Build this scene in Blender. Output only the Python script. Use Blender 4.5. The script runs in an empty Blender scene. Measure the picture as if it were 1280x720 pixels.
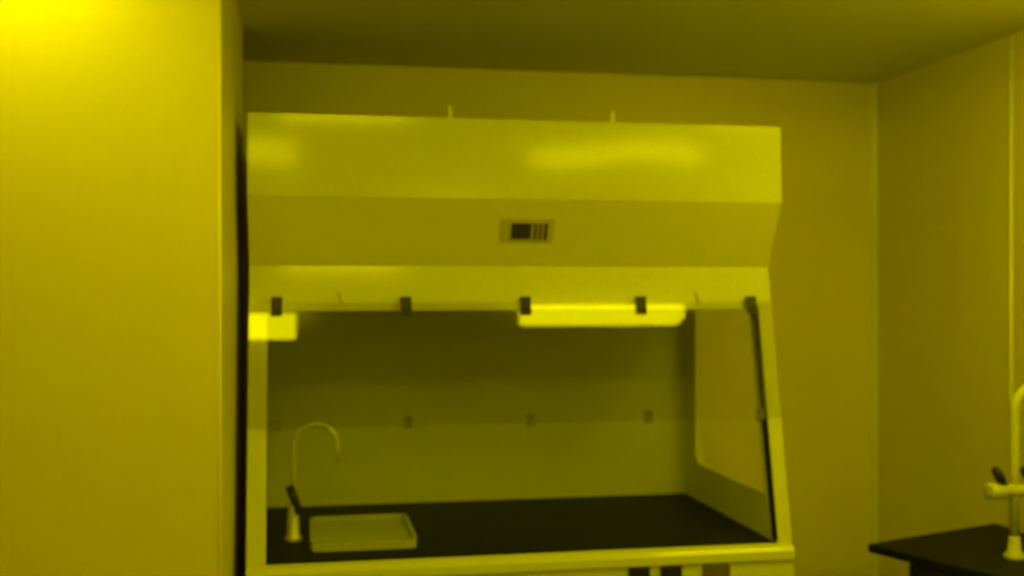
import bpy, bmesh, math, random
from mathutils import Vector, Matrix

random.seed(7)
C = bpy.context.scene.collection
SC = bpy.context.scene
R = math.radians

# ------------------------------------------------------------------ camera
EYE = 1.63
FPX = 1400.0
YAW = math.atan(1400.0 / 7600.0)
cam_d = bpy.data.cameras.new('camera')
cam_d.sensor_width = 36.0
cam_d.lens = FPX / 1280.0 * 36.0
cam_d.clip_start = 0.02
cam_d.clip_end = 60
cam = bpy.data.objects.new('camera', cam_d)
C.objects.link(cam)
cam.location = (0, 0, EYE)
cam.rotation_euler = (R(90), 0, -YAW)
SC.camera = cam
# the shot is soft: the lens is focused well short of the hood
cam_d.dof.use_dof = True
cam_d.dof.focus_distance = 1.75
cam_d.dof.aperture_fstop = 2.6

# ------------------------------------------------------------------ world, exposure
w = bpy.data.worlds.new('world')
SC.world = w
w.use_nodes = True
w.node_tree.nodes['Background'].inputs[0].default_value = (0, 0, 0, 1)
w.node_tree.nodes['Background'].inputs[1].default_value = 0.0
vs = SC.view_settings
vs.view_transform = 'Standard'
vs.look = 'None'
vs.gamma = 1.0
vs.use_curve_mapping = False
vs.exposure = 0.12
LIGHT_COL = (1.0, 0.92, 0.0)
LAMP = 10.2
CEIL = 2.40

# ------------------------------------------------------------------ materials
MATS = {}


def mat(name, col, rough=0.5, spec=0.5, metal=0.0, var=0.06, scale=4.0, bump=0.0, bscale=60.0):
    if name in MATS:
        return MATS[name]
    m = bpy.data.materials.new(name)
    m.use_nodes = True
    nt = m.node_tree
    b = nt.nodes['Principled BSDF']
    b.inputs['Roughness'].default_value = rough
    b.inputs['Specular IOR Level'].default_value = spec
    b.inputs['Metallic'].default_value = metal
    tc = nt.nodes.new('ShaderNodeTexCoord')
    nz = nt.nodes.new('ShaderNodeTexNoise')
    nz.inputs['Scale'].default_value = scale
    nz.inputs['Detail'].default_value = 3
    nt.links.new(tc.outputs['Object'], nz.inputs['Vector'])
    rp = nt.nodes.new('ShaderNodeValToRGB')
    rp.color_ramp.elements[0].position = 0.3
    rp.color_ramp.elements[1].position = 0.7
    rp.color_ramp.elements[0].color = tuple(c * (1 - var) for c in col) + (1,)
    rp.color_ramp.elements[1].color = tuple(min(1, c * (1 + var)) for c in col) + (1,)
    nt.links.new(nz.outputs['Fac'], rp.inputs['Fac'])
    nt.links.new(rp.outputs['Color'], b.inputs['Base Color'])
    if bump:
        n2 = nt.nodes.new('ShaderNodeTexNoise')
        n2.inputs['Scale'].default_value = bscale
        nt.links.new(tc.outputs['Object'], n2.inputs['Vector'])
        bp = nt.nodes.new('ShaderNodeBump')
        bp.inputs['Strength'].default_value = bump
        bp.inputs['Distance'].default_value = 0.002
        nt.links.new(n2.outputs['Fac'], bp.inputs['Height'])
        nt.links.new(bp.outputs['Normal'], b.inputs['Normal'])
    MATS[name] = m
    return m


def glass(name, refl, tint):
    m = bpy.data.materials.new(name)
    m.use_nodes = True
    nt = m.node_tree
    nt.nodes.clear()
    out = nt.nodes.new('ShaderNodeOutputMaterial')
    tr = nt.nodes.new('ShaderNodeBsdfTransparent')
    tr.inputs['Color'].default_value = tint + (1,)
    gl = nt.nodes.new('ShaderNodeBsdfGlossy')
    gl.inputs['Roughness'].default_value = 0.02
    fr = nt.nodes.new('ShaderNodeLayerWeight')
    fr.inputs['Blend'].default_value = 0.25
    ml = nt.nodes.new('ShaderNodeMapRange')
    ml.inputs['From Min'].default_value = 0.0
    ml.inputs['From Max'].default_value = 1.0
    ml.inputs['To Min'].default_value = refl
    ml.inputs['To Max'].default_value = 0.35
    mx = nt.nodes.new('ShaderNodeMixShader')
    pw = nt.nodes.new('ShaderNodeMath')
    pw.operation = 'POWER'
    pw.inputs[1].default_value = 4.0
    nt.links.new(fr.outputs['Facing'], pw.inputs[0])
    nt.links.new(pw.outputs[0], ml.inputs['Value'])
    nt.links.new(ml.outputs['Result'], mx.inputs['Fac'])
    nt.links.new(tr.outputs[0], mx.inputs[1])
    nt.links.new(gl.outputs[0], mx.inputs[2])
    nt.links.new(mx.outputs[0], out.inputs['Surface'])
    return m


def emit(name, strength):
    m = bpy.data.materials.new(name)
    m.use_nodes = True
    nt = m.node_tree
    nt.nodes.clear()
    out = nt.nodes.new('ShaderNodeOutputMaterial')
    e = nt.nodes.new('ShaderNodeEmission')
    e.inputs['Color'].default_value = LIGHT_COL + (1,)
    e.inputs['Strength'].default_value = strength
    nt.links.new(e.outputs[0], out.inputs['Surface'])
    return m


M_WALL = mat('wall_paint', (0.82, 0.73, 0.62), 0.40, 0.5, var=0.02, scale=1.5)
M_CEIL = mat('ceiling_paint', (0.72, 0.70, 0.60), 0.7, 0.2, var=0.02)
M_FLOOR = mat('floor_vinyl', (0.25, 0.23, 0.20), 0.5, 0.3, var=0.08)
M_TRIM = mat('trim_metal', (0.85, 0.82, 0.70), 0.25, 0.6, var=0.02)
M_HOOD = mat('hood_enamel', (0.76, 0.77, 0.66), 0.11, 0.35, var=0.02, scale=2)
M_FASCIA = mat('fascia_enamel', (0.77, 0.74, 0.65), 0.4, 0.12, var=0.02, scale=2)
M_LINER = mat('liner_panel', (0.70, 0.71, 0.58), 0.5, 0.15, var=0.04, scale=3)
M_EPOXY = mat('black_epoxy', (0.010, 0.011, 0.009), 0.5, 0.12, var=0.2, scale=6)
M_CLIP = mat('dark_clip', (0.05, 0.045, 0.04), 0.4, 0.3, var=0.1)
M_CLIPB = mat('olive_clip', (0.17, 0.16, 0.13), 0.5, 0.2, var=0.1)
M_SHADE_PIN = mat('shade_strip_and_pin_black', (0.02, 0.018, 0.016), 0.6, 0.2, var=0.1)  # stile shade strip and the dark clip pins
M_STEEL = mat('brushed_steel', (0.66, 0.66, 0.58), 0.32, 0.5, metal=0.35, var=0.04, scale=20)
M_ENAMEL = mat('tap_enamel', (0.72, 0.72, 0.6), 0.3, 0.4, var=0.03)
M_WHITE = mat('white_plastic', (0.50, 0.52, 0.44), 0.4, 0.3, var=0.04, scale=8)
M_LCD = mat('lcd_dark', (0.05, 0.04, 0.03), 0.3, 0.3, var=0.1)
M_PLATE = mat('control_plate', (0.56, 0.51, 0.43), 0.5, 0.2, var=0.04)
M_BUTTON = mat('button_grey', (0.5, 0.48, 0.42), 0.4, 0.3, var=0.04)
M_KNOB = mat('handle_black', (0.03, 0.026, 0.024), 0.35, 0.4, var=0.1)
M_SOCKET = mat('socket_black', (0.025, 0.02, 0.02), 0.5, 0.2, var=0.1)
M_SOCKETB = mat('socket_brown', (0.16, 0.12, 0.08), 0.5, 0.2, var=0.1)
M_CAB = mat('bench_cabinet', (0.035, 0.035, 0.03), 0.5, 0.2, var=0.1)
M_BASE = mat('base_cabinet_paint', (0.7, 0.68, 0.6), 0.4, 0.2, var=0.03)
M_PANE = glass('sash_glass', 0.043, (0.93, 0.93, 0.92))
M_SIDEPANE = glass('side_glass', 0.01, (0.97, 0.97, 0.95))
M_LAMP = emit('lamp_diffuser', LAMP)


# ------------------------------------------------------------------ mesh helpers
def box(bm, x0, x1, y0, y1, z0, z1, bev=0.0):
    vs_ = [bm.verts.new(p) for p in ((x0, y0, z0), (x1, y0, z0), (x1, y1, z0), (x0, y1, z0),
                                     (x0, y0, z1), (x1, y0, z1), (x1, y1, z1), (x0, y1, z1))]
    fs = [bm.faces.new([vs_[i] for i in f]) for f in
          ((0, 3, 2, 1), (4, 5, 6, 7), (0, 1, 5, 4), (1, 2, 6, 5), (2, 3, 7, 6), (3, 0, 4, 7))]
    if bev:
        es = list({e for f in fs for e in f.edges})
        bmesh.ops.bevel(bm, geom=es, offset=bev, segments=2, affect='EDGES', profile=0.5)
    return fs


def prism_x(bm, prof, x0, x1, bev=0.0):
    """prof: list of (y, z); extruded along X."""
    a = [bm.verts.new((x0, y, z)) for y, z in prof]
    b = [bm.verts.new((x1, y, z)) for y, z in prof]
    n = len(prof)
    fs = [bm.faces.new(a), bm.faces.new(b[::-1])]
    for i in range(n):
        fs.append(bm.faces.new((a[i], b[i], b[(i + 1) % n], a[(i + 1) % n])))
    bmesh.ops.recalc_face_normals(bm, faces=fs)
    if bev:
        es = list({e for f in fs for e in f.edges})
        bmesh.ops.bevel(bm, geom=es, offset=bev, segments=2, affect='EDGES', profile=0.5)


def lathe(bm, prof, centre=(0, 0, 0), axis='Z', n=20):
    """prof: list of (radius, height)."""
    rings = []
    for r, h in prof:
        ring = []
        for i in range(n):
            a = 2 * math.pi * i / n
            p = Vector((r * math.cos(a), r * math.sin(a), h))
            if axis == 'X':
                p = Vector((p.z, p.x, p.y))
            elif axis == 'Y':
                p = Vector((p.x, p.z, p.y))
            ring.append(bm.verts.new(p + Vector(centre)))
        rings.append(ring)
    fs = []
    for a, b in zip(rings, rings[1:]):
        for i in range(n):
            fs.append(bm.faces.new((a[i], a[(i + 1) % n], b[(i + 1) % n], b[i])))
    fs.append(bm.faces.new(rings[0]))
    fs.append(bm.faces.new(rings[-1]))
    bmesh.ops.recalc_face_normals(bm, faces=fs)


def tube(bm, pts, rads, n=14):
    pts = [Vector(p) for p in pts]
    if not isinstance(rads, (list, tuple)):
        rads = [rads] * len(pts)
    rings = []
    up = None
    for i, p in enumerate(pts):
        t = (pts[min(i + 1, len(pts) - 1)] - pts[max(i - 1, 0)]).normalized()
        if up is None:
            up = t.orthogonal().normalized()
        up = (up - t * up.dot(t)).normalized()
        s = t.cross(up)
        rings.append([bm.verts.new(p + (up * math.cos(2 * math.pi * k / n) + s * math.sin(2 * math.pi * k / n)) * rads[i])
                      for k in range(n)])
    fs = []
    for a, b in zip(rings, rings[1:]):
        for k in range(n):
            fs.append(bm.faces.new((a[k], a[(k + 1) % n], b[(k + 1) % n], b[k])))
    fs.append(bm.faces.new(rings[0][::-1]))
    fs.append(bm.faces.new(rings[-1]))
    bmesh.ops.recalc_face_normals(bm, faces=fs)


def obj(name, bm, m, parent=None, smooth=False, label=None):
    me = bpy.data.meshes.new(name)
    bm.to_mesh(me)
    bm.free()
    if smooth:
        me.polygons.foreach_set('use_smooth', [True] * len(me.polygons))
    me.materials.append(m)
    o = bpy.data.objects.new(name, me)
    C.objects.link(o)
    if parent:
        o.parent = parent
        o.matrix_parent_inverse = parent_world(parent).inverted()
    if label:
        o['label'] = label
    return o


def parent_world(p):
    mw = p.matrix_basis.copy()
    q = p
    while q.parent:
        mw = q.parent.matrix_basis @ q.matrix_parent_inverse @ mw if False else \
            (q.parent.matrix_basis @ (q.matrix_parent_inverse @ mw))
        q = q.parent
    return mw


def bx(name, dims, m, parent=None, bev=0.0, label=None):
    bm = bmesh.new()
    box(bm, *dims, bev=bev)
    return obj(name, bm, m, parent, label=label)


def thing(name, loc, label, cat, group=None, rz=0.0):
    o = bpy.data.objects.new(name, None)
    C.objects.link(o)
    o.empty_display_size = 0.1
    o.location = loc
    o.rotation_euler = (0, 0, rz)
    tag(o, label, cat, group)
    return o


def tag(o, label, cat, group=None):
    o['label'] = label
    o['category'] = cat
    if group:
        o['group'] = group
    return o


def struct(o, label=None):
    o['kind'] = 'structure'
    if label:
        o['label'] = label
    return o


# ------------------------------------------------------------------ room
BACK = 3.90          # face of the back wall
RIGHT = 2.11         # face of the right wall
LEFT_X = -0.184      # side face of the projecting wall on the left
LEFT_Y = 2.55        # front face of that wall
LEFT_END = 3.42     # its rear end; a dark recess lies behind it
ROOM_L, ROOM_REAR = -2.6, -2.4

struct(bx('floor', (ROOM_L - .2, RIGHT + .2, ROOM_REAR - .2, BACK + .2, -0.1, 0.0), M_FLOOR), 'pale vinyl floor of the room')
struct(bx('ceiling', (ROOM_L - .2, RIGHT + .2, ROOM_REAR - .2, BACK + .2, CEIL, CEIL + .1), M_CEIL), 'flat painted ceiling above the fume hood')
struct(bx('wall_back', (-1.5, RIGHT, BACK, BACK + .1, 0, CEIL), M_WALL), 'painted wall behind the fume hood')
struct(bx('wall_right', (RIGHT, RIGHT + .1, ROOM_REAR, BACK + .1, 0, CEIL), M_WALL), 'painted wall behind the black bench')
struct(bx('wall_left', (ROOM_L, LEFT_X, LEFT_Y, LEFT_END, 0, CEIL), M_WALL), 'large bright wall corner beside the fume hood')
struct(bx('wall_recess', (-1.6, -1.5, LEFT_END, BACK + .1, 0, CEIL), M_WALL), 'end wall of the recess hidden behind the left wall')
struct(bx('wall_side', (ROOM_L - .1, ROOM_L, ROOM_REAR, LEFT_Y, 0, CEIL), M_WALL), 'painted side wall out of view')
struct(bx('wall_rear', (ROOM_L - .1, RIGHT + .1, ROOM_REAR - .1, ROOM_REAR, 0, CEIL), M_WALL), 'painted wall out of view behind the camera')

# corner bead on the projecting wall and joint strips of the wall panels
bm = bmesh.new()
lathe(bm, [(0.005, 0.0), (0.005, CEIL)], (LEFT_X - 0.003, LEFT_Y + 0.003, 0), 'Z', 14)
struct(obj('trim_1', bm, M_WALL, smooth=True), 'thin corner bead on the edge of the left wall')
bm = bmesh.new()
prism = [(RIGHT - 0.012, BACK), (RIGHT, BACK - 0.012)]
v = [bm.verts.new((x, y, z)) for z in (0, CEIL) for x, y in ((RIGHT, BACK), (RIGHT - 0.022, BACK), (RIGHT - 0.016, BACK - 0.010), (RIGHT - 0.008, BACK - 0.014), (RIGHT, BACK - 0.014))]
for i in range(5):
    bm.faces.new((v[i], v[(i + 1) % 5], v[5 + (i + 1) % 5], v[5 + i]))
bm.faces.new(v[:5]); bm.faces.new(v[5:])
bmesh.ops.recalc_face_normals(bm, faces=bm.faces[:])
struct(obj('trim_2', bm, M_TRIM), 'thin joint strip in the corner of the two walls')
bm = bmesh.new()
lathe(bm, [(0.0055, 0.0), (0.0055, CEIL)], (RIGHT, 3.075, 0), 'Z', 14)
struct(obj('trim_3', bm, M_TRIM, smooth=True), 'thin vertical joint strip on the right wall')


# ------------------------------------------------------------------ ceiling lights
def ceiling_light(x0, x1, y0, y1, label, drop=0.05):
    """surface-mounted fitting: a metal back plate and a rounded wrap-around diffuser"""
    cx, cy = (x0 + x1) / 2, (y0 + y1) / 2
    t = thing('ceiling_light', (cx, cy, CEIL), label, 'ceiling light')
    bx('back_plate', (x0 - 0.008, x1 + 0.008, y0 - 0.008, y1 + 0.008, CEIL - 0.012, CEIL - 0.0005), M_TRIM, t, 0.002)
    e = min(0.010, drop * 0.5)
    bm = bmesh.new()
    lo = [(x0 + e, y0 + e), (x1 - e, y0 + e), (x1 - e, y1 - e), (x0 + e, y1 - e)]
    hi = [(x0, y0), (x1, y0), (x1, y1), (x0, y1)]
    a = [bm.verts.new((x, y, CEIL - 0.0125)) for x, y in hi]
    b = [bm.verts.new((x, y, CEIL - 0.0125 - drop + e)) for x, y in hi]
    c = [bm.verts.new((x, y, CEIL - 0.0125 - drop)) for x, y in lo]
    bm.faces.new(a); bm.faces.new(c)
    for p, q in ((a, b), (b, c)):
        for k in range(4):
            bm.faces.new((p[k], p[(k + 1) % 4], q[(k + 1) % 4], q[k]))
    bmesh.ops.recalc_face_normals(bm, faces=bm.faces[:])
    obj('diffuser', bm, M_LAMP, t)
    return t


ceiling_light(0.99, 1.775, 1.145, 1.25, 'yellow ceiling light mirrored as the long bar in the sash', 0.066)
ceiling_light(-0.60, -0.045, 1.02, 1.16, 'yellow ceiling light mirrored at the left end of the sash', 0.074)
ceiling_light(1.46, 2.02, 2.06, 2.33, 'added yellow fill light nearest to the corner on the right', 0.07)  # unseen lamp, added to brighten the right wall and hood
ceiling_light(-0.10, 0.40, 1.66, 1.88, 'slim added yellow fill light before the fume hood', 0.012)  # unseen lamp, added to lift the left part of the hood
ceiling_light(-0.84, -0.42, 2.24, 2.33, 'yellow ceiling light close to the bright left wall', 0.055)
ceiling_light(0.45, 1.35, -1.14, -0.86, 'added yellow fill light behind the camera')  # added out of view to even out the light from the front

# ------------------------------------------------------------------ fume hood
XL, XR = -0.1516, 1.348
BENCH = 0.915
YB = 3.76
SL = (3.128 - 2.956) / (0.0635 + 0.73)     # dY/dz of the sash plane


def ysash(z):
    return 3.128 + (z - (EYE + 0.0635)) * SL


ANG = math.atan(SL)
Z_TOP, Z_CB, Z_LT, Z_LB = EYE + 0.464, EYE + 0.246, EYE + 0.0635, EYE - 0.063
Y_C = 3.032
hood = thing('fume_hood', ((XL + XR) / 2, 3.4, 0.86),
             'wide enamelled fume hood with a sloping glass sash and black worktop', 'fume hood')

# upper casing: box behind a slightly warped sheet front
bx('casing', (XL, XR, Y_C + 0.012, YB, Z_CB + 0.002, Z_TOP), M_HOOD, hood, 0.004)
bm = bmesh.new()
NX, NZ = 60, 10
TILT = math.tan(R(1.9))
grid = []
for j in range(NZ + 1):
    row = []
    for i in range(NX + 1):
        x = XL + (XR - XL) * i / NX
        z = Z_CB + (Z_TOP - Z_CB) * j / NZ
        g = 0.0055 * math.cos((x - 0.66) / 0.30 * math.pi) * (1 if 0.3 < x < 1.05 else 0.3)
        y = Y_C + (z - Z_CB) * TILT + (z - 1.99) * g
        row.append(bm.verts.new((x, y, z)))
    grid.append(row)
for j in range(NZ):
    for i in range(NX):
        bm.faces.new((grid[j][i], grid[j][i + 1], grid[j + 1][i + 1], grid[j + 1][i]))
back = [[bm.verts.new((x, Y_C + 0.013, z)) for x in (XL, XR)] for z in (Z_CB, Z_TOP)]
bm.faces.new([r for r in grid[-1]] + [back[1][1], back[1][0]])
bm.faces.new([r for r in grid[0]][::-1] + [back[0][0], back[0][1]])
bm.faces.new([grid[j][0] for j in range(NZ + 1)] + [back[1][0], back[0][0]])
bm.faces.new([grid[j][-1] for j in range(NZ + 1)][::-1] + [back[0][1], back[1][1]])
bmesh.ops.recalc_face_normals(bm, faces=bm.faces[:])
obj('front_panel', bm, M_HOOD, hood)

# fascia sloping back below the casing
bm = bmesh.new()
prism_x(bm, [(Y_C, Z_CB), (ysash(Z_LT) + 0.001, Z_LT), (ysash(Z_LT) + 0.03, Z_LT), (ysash(Z_LT) + 0.03, Z_CB)], XL, XR, 0.002)
obj('fascia', bm, M_FASCIA, hood)
# header above the sash opening
bm = bmesh.new()
prism_x(bm, [(ysash(Z_LT), Z_LT - 0.0005), (ysash(Z_LB), Z_LB), (ysash(Z_LB) + 0.03, Z_LB), (ysash(Z_LT) + 0.03, Z_LT - 0.0005)], XL, XR, 0.003)
obj('header', bm, M_HOOD, hood)
# stiles
for x0, x1 in ((XL, XL + 0.05), (XR - 0.044, XR)):
    bm = bmesh.new()
    zb = BENCH - 0.012
    prism_x(bm, [(ysash(Z_LB), Z_LB - 0.0005), (ysash(zb), zb), (ysash(zb) + 0.035, zb), (ysash(Z_LB) + 0.035, Z_LB - 0.0005)], x0, x1, 0.003)
    obj('stile', bm, M_HOOD, hood)
# black strip standing in for the shaded inner edge of the right stile
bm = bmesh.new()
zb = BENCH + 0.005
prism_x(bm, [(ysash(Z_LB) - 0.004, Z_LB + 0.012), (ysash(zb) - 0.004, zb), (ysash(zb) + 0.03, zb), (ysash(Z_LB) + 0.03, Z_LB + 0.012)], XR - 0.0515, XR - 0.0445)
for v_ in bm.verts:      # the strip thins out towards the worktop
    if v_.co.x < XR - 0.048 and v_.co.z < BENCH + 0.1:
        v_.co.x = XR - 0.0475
obj('stile_shade', bm, M_SHADE_PIN, hood, label='black strip standing in for shade along the right stile')

# interior: back, roof, left side
bx('back_panel', (XL + 0.03, XR - 0.03, YB - 0.03, YB - 0.004, BENCH, Z_CB), M_LINER, hood)
bx('interior_roof', (XL + 0.03, XR - 0.03, 3.17, YB - 0.03, Z_CB - 0.03, Z_CB - 0.002), M_LINER, hood)


def side_profile():
    zb = BENCH
    return [(ysash(zb) + 0.036, zb), (YB - 0.002, zb), (YB - 0.002, Z_CB), (ysash(Z_LT) + 0.031, Z_CB), (ysash(Z_LT) + 0.036, Z_LT)]


bm = bmesh.new()
prism_x(bm, side_profile(), XL + 0.004, XL + 0.029)
obj('side_panel', bm, M_LINER, hood)

# right side panel with a rounded window opening
WY0, WY1, WZ0, WZ1, WR = 2.93, 3.625, EYE - 0.60, EYE + 0.02, 0.05


def rr_point(cy, cz, hy, hz, r, a):
    """point of a rounded rectangle in direction a"""
    d = (math.cos(a), math.sin(a))
    lo, hi = 0.0, 3.0
    for _ in range(40):
        m_ = (lo + hi) / 2
        px, pz = abs(d[0] * m_), abs(d[1] * m_)
        qx, qz = px - (hy - r), pz - (hz - r)
        dist = math.hypot(max(qx, 0), max(qz, 0)) + min(max(qx, qz), 0) - r
        if dist > 0:
            hi = m_
        else:
            lo = m_
    return cy + d[0] * lo, cz + d[1] * lo


def poly_point(poly, cy, cz, a):
    d = (math.cos(a), math.sin(a))
    best = None
    for (y0, z0), (y1, z1) in zip(poly, poly[1:] + poly[:1]):
        ey, ez = y1 - y0, z1 - z0
        den = d[0] * ez - d[1] * ey
        if abs(den) < 1e-9:
            continue
        t = ((y0 - cy) * ez - (z0 - cz) * ey) / den
        s = ((y0 - cy) * d[1] - (z0 - cz) * d[0]) / den
        if t > 0 and -1e-6 <= s <= 1 + 1e-6:
            best = t if best is None else min(best, t)
    return cy + d[0] * best, cz + d[1] * best


def ring_panel(name, outer, inner, x0, x1, m, parent):
    bm = bmesh.new()
    n = len(outer)
    L = []
    for pts in (outer, inner):
        for x in (x0, x1):
            L.append([bm.verts.new((x, y, z)) for y, z in pts])
    for a, b in ((0, 2), (1, 3), (0, 1), (2, 3)):
        for i in range(n):
            bm.faces.new((L[a][i], L[a][(i + 1) % n], L[b][(i + 1) % n], L[b][i]))
    bmesh.ops.recalc_face_normals(bm, faces=bm.faces[:])
    return obj(name, bm, m, parent)


cy, cz = (WY0 + WY1) / 2, (WZ0 + WZ1) / 2
hy, hz = (WY1 - WY0) / 2, (WZ1 - WZ0) / 2
prof = side_profile()
# keep the slanting front edge clear of the window
angs = sorted(set([round(2 * math.pi * i / 72, 6) for i in range(72)] +
                  [round(math.atan2(z - cz, y - cy) % (2 * math.pi), 6) for y, z in prof]))
outer = [poly_point(prof, cy, cz, a) for a in angs]
front = []
inner = [rr_point(cy, cz, hy, hz, WR, a) for a in angs]
inner = [(max(y, ysash(z) + 0.046), z) for y, z in inner]
sp = ring_panel('side_panel', outer, inner, XR - 0.048, XR - 0.022, M_LINER, hood)
seal_o = [(cy + (y - cy) * 1.012, cz + (z - cz) * 1.012) for y, z in inner]
seal_i = [(cy + (y - cy) * 0.97, cz + (z - cz) * 0.97) for y, z in inner]
ring_panel('window_seal', seal_o, seal_i, XR - 0.051, XR - 0.0482, M_LINER, sp)
bm = bmesh.new()
a_ = [bm.verts.new((XR - 0.038, y, z)) for y, z in inner]
b_ = [bm.verts.new((XR - 0.032, y, z)) for y, z in inner]
bm.faces.new(a_); bm.faces.new(b_[::-1])
for i in range(len(inner)):
    bm.faces.new((a_[i], b_[i], b_[(i + 1) % len(inner)], a_[(i + 1) % len(inner)]))
bmesh.ops.recalc_face_normals(bm, faces=bm.faces[:])
obj('side_window', bm, M_SIDEPANE, sp, label='clear side window with rounded corners')

# worktop, front rail and service panel below it
bx('worktop', (XL + 0.006, XR - 0.006, ysash(BENCH) + 0.012, YB - 0.004, BENCH - 0.03, BENCH), M_EPOXY, hood, 0.003, label='black epoxy worktop')
bm = bmesh.new()
ya = ysash(BENCH)
prism_x(bm, [(ya + 0.011, BENCH - 0.002), (ya - 0.012, BENCH - 0.008), (ya - 0.022, BENCH - 0.02), (ya - 0.022, BENCH - 0.045), (ya + 0.011, BENCH - 0.045)], XL + 0.001, XR - 0.001, 0.003)
obj('front_rail', bm, M_HOOD, hood)
Y_SP = ya - 0.012
sv = bx('service_panel', (XL + 0.001, XR - 0.001, Y_SP, Y_SP + 0.03, 0.745, BENCH - 0.046), M_HOOD, hood, 0.002)

# service sockets in the panel (two black, one brown)
def px_world_x(u, y):
    t = math.tan(math.atan((u - 640) / FPX) + YAW)
    return t * y


for u0, u1, m, lab in ((785, 811, M_SOCKET, None), (825, 851, M_SOCKET, None), (878, 911, M_SOCKETB, 'brown socket cover')):
    x0, x1 = px_world_x(u0, Y_SP), px_world_x(u1, Y_SP)
    zt = BENCH - 0.048
    bm = bmesh.new()
    box(bm, x0, x1, Y_SP - 0.012, Y_SP - 0.0003, zt - 0.075, zt, 0.003)
    so = obj('socket', bm, m, hood, label=lab)
    bm = bmesh.new()
    lathe(bm, [(0.019, -0.0008), (0.021, -0.005), (0.017, -0.006)], ((x0 + x1) / 2, Y_SP - 0.0122, zt - 0.036), 'Y', 18)
    obj('socket_rim', bm, m, so, smooth=False)

# sash pane held by clips in two rows
ZP1, ZP0 = EYE - 0.040, EYE - 0.372
OFF = 0.012
bm = bmesh.new()
prism_x(bm, [(ysash(ZP1) - OFF, ZP1), (ysash(ZP0) - OFF, ZP0), (ysash(ZP0) - OFF + 0.006, ZP0), (ysash(ZP1) - OFF + 0.006, ZP1)], XL + 0.001, XR - 0.003)
sash = obj('sash', bm, M_PANE, hood, label='clear glass sash pane')
for zc_, row in ((EYE - 0.054, 'top'), (ZP0 + 0.010, 'bottom')):
    yv = ysash(zc_)
    for u in (346, 507, 656, 800, 937):
        X = px_world_x(u, ysash(EYE - 0.054))
        bm = bmesh.new()
        s = 1 if row == 'top' else -1
        hgt = 0.048 if row == 'top' else 0.030
        wd = 0.0145 if row == 'top' else 0.011
        # bridge plate over the edge of the pane, a lip in front of it and two pins
        box(bm, -wd, wd, -OFF - 0.006, -OFF - 0.0015, -hgt / 2, hgt / 2, 0.001)
        box(bm, -wd, wd, -OFF - 0.006, -0.0008 if row == 'top' else -0.004, s * hgt / 2 - 0.003, s * hgt / 2 + 0.003)
        bmesh.ops.transform(bm, matrix=Matrix.Translation((X, yv, zc_)) @ Matrix.Rotation(-ANG, 4, 'X'), verts=bm.verts[:])
        cl = obj('clip', bm, M_CLIP if row == 'top' else M_CLIPB, sash)
        bm = bmesh.new()
        for dx in (-0.006, 0.006):
            lathe(bm, [(0.0032, -OFF - 0.0065), (0.0032, -OFF - 0.011), (0.002, -OFF - 0.012)], (dx, 0, -s * hgt * 0.22), 'Y', 10)
        bmesh.ops.transform(bm, matrix=Matrix.Translation((X, yv, zc_)) @ Matrix.Rotation(-ANG, 4, 'X'), verts=bm.verts[:])
        obj('pin', bm, M_SHADE_PIN if row == 'top' else M_CLIPB, cl)

# thin slanted catches on the header
for u, tl in ((425, -0.25), (871, -0.3)):
    zc_ = EYE - 0.03
    X = px_world_x(u, ysash(zc_))
    bm = bmesh.new()
    tube(bm, [(X - 0.004, ysash(zc_ + 0.018) - 0.003, zc_ + 0.018), (X + 0.001, ysash(zc_) - 0.004, zc_), (X + 0.006, ysash(zc_ - 0.016) - 0.003, zc_ - 0.016)], 0.0026, 8)
    obj('catch', bm, M_BUTTON, hood)

# hanger bolts on top of the casing
for u in (562, 766):
    X = px_world_x(u, 3.06)
    bm = bmesh.new()
    lathe(bm, [(0.012, 0.0005), (0.012, 0.006), (0.006, 0.008), (0.006, 0.034), (0.004, 0.037)], (X, 3.065, Z_TOP), 'Z', 14)
    obj('hanger_bolt', bm, M_TRIM, hood)

# display in the fascia
FA = math.atan2(ysash(Z_LT) - Y_C, Z_CB - Z_LT)          # leans back going down
zd = EYE + 0.163
yd = Y_C + (Z_CB - zd) * math.tan(FA)
MX = Matrix.Translation((px_world_x(659, yd), yd, zd)) @ Matrix.Rotation(FA, 4, 'X')


def on_fascia(name, dims, m, parent, bev=0.0, label=None):
    bm = bmesh.new()
    box(bm, *dims, bev=bev)
    bmesh.ops.transform(bm, matrix=MX, verts=bm.verts[:])
    return obj(name, bm, m, parent, label=label)


plate = on_fascia('control_panel', (-0.074, 0.076, -0.004, -0.0003, -0.036, 0.036), M_PLATE, hood, 0.0015, 'small control panel with a dark display')
on_fascia('screen', (-0.046, 0.010, -0.007, -0.0042, -0.026, 0.022), M_LCD, plate, 0.001, 'dark display')
for x0, x1, m in ((0.019, 0.026, M_LCD), (0.034, 0.040, M_LCD), (0.048, 0.057, M_LCD)):
    on_fascia('button', (x0, x1, -0.007, -0.0042, -0.028, 0.022), m, plate, 0.001)

# ------------------------------------------------------------------ base cabinet under the hood
cab = thing('base_cabinet', ((XL + XR) / 2, 3.35, 0), 'pale base cabinet carrying the fume hood', 'cabinet')
bx('body', (XL + 0.004, XR - 0.004, Y_SP + 0.031, YB - 0.01, 0.0, 0.884), M_BASE, cab)
xm = (XL + XR) / 2
for x0, x1, hx in ((XL + 0.008, xm - 0.002, xm - 0.04), (xm + 0.002, XR - 0.008, xm + 0.04)):
    d = bx('door', (x0, x1, Y_SP + 0.010, Y_SP + 0.030, 0.10, 0.74), M_BASE, cab, 0.002)
    bx('handle', (hx - 0.006, hx + 0.006, Y_SP - 0.01, Y_SP + 0.0095, 0.55, 0.68), M_STEEL, d, 0.003)

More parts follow.
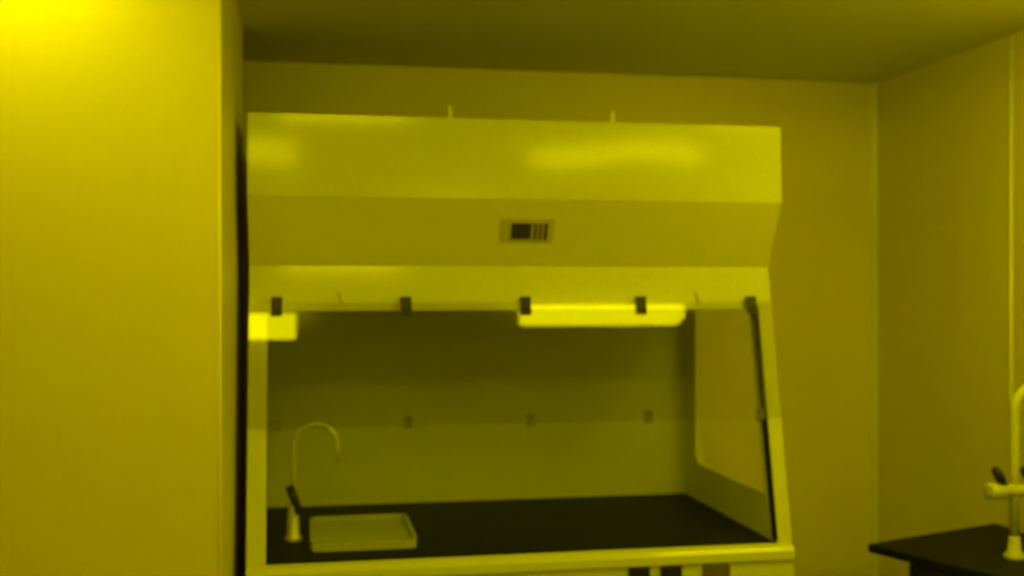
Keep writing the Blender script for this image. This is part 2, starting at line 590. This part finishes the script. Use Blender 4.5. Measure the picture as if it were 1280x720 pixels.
# ------------------------------------------------------------------ gooseneck tap inside the hood
GX, GY = -0.034, 3.22
tap = thing('gooseneck_tap', (GX, GY, BENCH), 'slim gooseneck tap with dark lever in the left of the hood', 'tap')
bm = bmesh.new()
lathe(bm, [(0.024, 0.0006), (0.024, 0.012), (0.017, 0.02), (0.015, 0.09), (0.012, 0.105)], (GX, GY, BENCH), 'Z', 20)
obj('base', bm, M_STEEL, tap, True)
pts = [(GX, GY, BENCH + 0.105), (GX, GY, BENCH + 0.20), (GX, GY, BENCH + 0.268)]
rr = 0.062
for i in range(1, 15):
    a = math.pi - (math.pi * 1.06) * i / 14
    pts.append((GX + rr + rr * math.cos(a), GY - 0.008 * i / 14, BENCH + 0.268 + rr * math.sin(a)))
pts.append((pts[-1][0] + 0.006, pts[-1][1], pts[-1][2] - 0.035))
bm = bmesh.new()
tube(bm, pts, [0.0085] * 3 + [0.0075] * (len(pts) - 3), 14)
obj('spout', bm, M_STEEL, tap, True)
bm = bmesh.new()
tube(bm, [(GX - 0.012, GY - 0.012, BENCH + 0.158), (GX + 0.0, GY - 0.018, BENCH + 0.13), (GX + 0.012, GY - 0.02, BENCH + 0.10), (GX + 0.014, GY - 0.02, BENCH + 0.08)], [0.012, 0.0125, 0.011, 0.007], 12)
obj('lever', bm, M_KNOB, tap, True, 'dark lever')

# ------------------------------------------------------------------ tray on the worktop
TX0, TX1, TY0, TY1 = 0.012, 0.305, 3.075, 3.45
TH = 0.022
tray = thing('tray', ((TX0 + TX1) / 2, (TY0 + TY1) / 2, BENCH), 'shallow pale plastic tray lying on the black worktop', 'tray')
bm = bmesh.new()
box(bm, TX0 + .006, TX1 - .006, TY0 + .006, TY1 - .006, BENCH + 0.0005, BENCH + 0.010, 0.002)
obj('tray_floor', bm, M_WHITE, tray)
outer = [rr_point((TX0 + TX1) / 2, (TY0 + TY1) / 2, (TX1 - TX0) / 2, (TY1 - TY0) / 2, 0.02, 2 * math.pi * i / 48) for i in range(48)]
inner = [rr_point((TX0 + TX1) / 2, (TY0 + TY1) / 2, (TX1 - TX0) / 2 - 0.01, (TY1 - TY0) / 2 - 0.01, 0.014, 2 * math.pi * i / 48) for i in range(48)]
bm = bmesh.new()
Ls = [[bm.verts.new((x, y, z)) for x, y in p] for p in (outer, inner) for z in (BENCH + 0.0005, BENCH + TH)]
for a, b in ((0, 2), (1, 3), (0, 1), (2, 3)):
    for i in range(48):
        bm.faces.new((Ls[a][i], Ls[a][(i + 1) % 48], Ls[b][(i + 1) % 48], Ls[b][i]))
bmesh.ops.recalc_face_normals(bm, faces=bm.faces[:])
obj('rim', bm, M_WHITE, tray)

# ------------------------------------------------------------------ black bench on the right
TZ = 0.90
tip = Vector((1.578, 2.96, 0))
BA = R(20)
bench = thing('lab_bench', (tip.x, tip.y, 0), 'black topped laboratory bench jutting out before the right wall', 'bench', rz=BA)


def on_bench(name, dims, m, parent, bev=0.0, label=None):
    """dims in the bench's own frame: x along the back edge, y towards the back"""
    bm = bmesh.new()
    box(bm, *dims, bev=bev)
    me = bpy.data.meshes.new(name)
    bm.to_mesh(me)
    bm.free()
    me.materials.append(m)
    o = bpy.data.objects.new(name, me)
    C.objects.link(o)
    o.parent = parent
    if label:
        o['label'] = label
    return o


def poly_slab(name, poly, z0, z1, m, parent, bev=0.0, label=None):
    bm = bmesh.new()
    a = [bm.verts.new((x, y, z0)) for x, y in poly]
    b = [bm.verts.new((x, y, z1)) for x, y in poly]
    n = len(poly)
    bm.faces.new(a); bm.faces.new(b)
    for i in range(n):
        bm.faces.new((a[i], b[i], b[(i + 1) % n], a[(i + 1) % n]))
    bmesh.ops.recalc_face_normals(bm, faces=bm.faces[:])
    if bev:
        bmesh.ops.bevel(bm, geom=bm.edges[:], offset=bev, segments=2, affect='EDGES', profile=0.5)
    return obj(name, bm, m, parent, label=label)


def bw(a, b):
    """bench frame (a along the back edge, b towards the front) to world"""
    return (tip.x + a * math.cos(BA) + b * math.sin(BA), tip.y + a * math.sin(BA) - b * math.cos(BA))


def wall_cut(p0, d):
    t = (RIGHT - 0.004 - p0[0]) / d[0]
    return (p0[0] + d[0] * t, p0[1] + d[1] * t)


UX, UB = (math.cos(BA), math.sin(BA)), (math.sin(BA), -math.cos(BA))
TOP = [bw(0, 0), bw(0, 0.80), wall_cut(bw(0, 0.80), UX), wall_cut(bw(0, 0), UX)]
BODY = [bw(0.10, 0.07), bw(0.10, 0.76), wall_cut(bw(0.10, 0.76), UX), wall_cut(bw(0.10, 0.07), UX)]
poly_slab('tabletop', TOP, TZ - 0.024, TZ, M_EPOXY, bench, 0.003, 'black tabletop')
poly_slab('cabinet_body', BODY, 0.0, TZ - 0.025, M_CAB, bench)
for y0, y1 in ((-0.755, -0.417), (-0.413, -0.075)):
    dr = on_bench('door', (0.082, 0.099, y0, y1, 0.10, TZ - 0.05), M_CAB, bench, 0.002)
    on_bench('handle', (0.068, 0.0815, (y0 + y1) / 2 - 0.05, (y0 + y1) / 2 + 0.05, 0.72, 0.735), M_STEEL, dr, 0.003)

# tall bench tap with two side valves
PX, PY = 1.880, 2.725
bt = thing('bench_tap', (PX, PY, TZ), 'pale swan-neck bench tap with black valve handles', 'tap')
bm = bmesh.new()
lathe(bm, [(0.028, 0.0), (0.028, 0.010), (0.018, 0.022), (0.015, 0.05), (0.014, 0.06)], (PX, PY, TZ), 'Z', 20)
obj('base', bm, M_ENAMEL, bt, True)
pts = [(PX, PY, TZ + 0.06), (PX, PY, TZ + 0.25), (PX, PY, TZ + 0.40)]
rr = 0.065
for i in range(1, 15):
    a = math.pi - math.pi * i / 14
    pts.append((PX + rr + rr * math.cos(a), PY, TZ + 0.40 + rr * math.sin(a)))
pts.append((PX + 2 * rr, PY, TZ + 0.34))
bm = bmesh.new()
tube(bm, pts, 0.0125, 16)
obj('spout', bm, M_ENAMEL, bt, True)
bm = bmesh.new()
lathe(bm, [(0.012, -0.08), (0.024, -0.078), (0.024, -0.035), (0.018, -0.03), (0.018, 0.03), (0.024, 0.035), (0.024, 0.078), (0.012, 0.08)], (PX, PY, TZ + 0.185), 'X', 18)
obj('valve_body', bm, M_ENAMEL, bt, True)
for s in (-1, 1):
    bm = bmesh.new()
    x = PX - 0.055 if s < 0 else PX + 0.030
    tube(bm, [(x + 0.020, PY - 0.005, TZ + 0.198), (x + 0.004, PY - 0.012, TZ + 0.222), (x - 0.014, PY - 0.016, TZ + 0.245)], [0.010, 0.014, 0.011], 12)
    obj('valve_handle', bm, M_KNOB, bt, True, 'black valve handle')
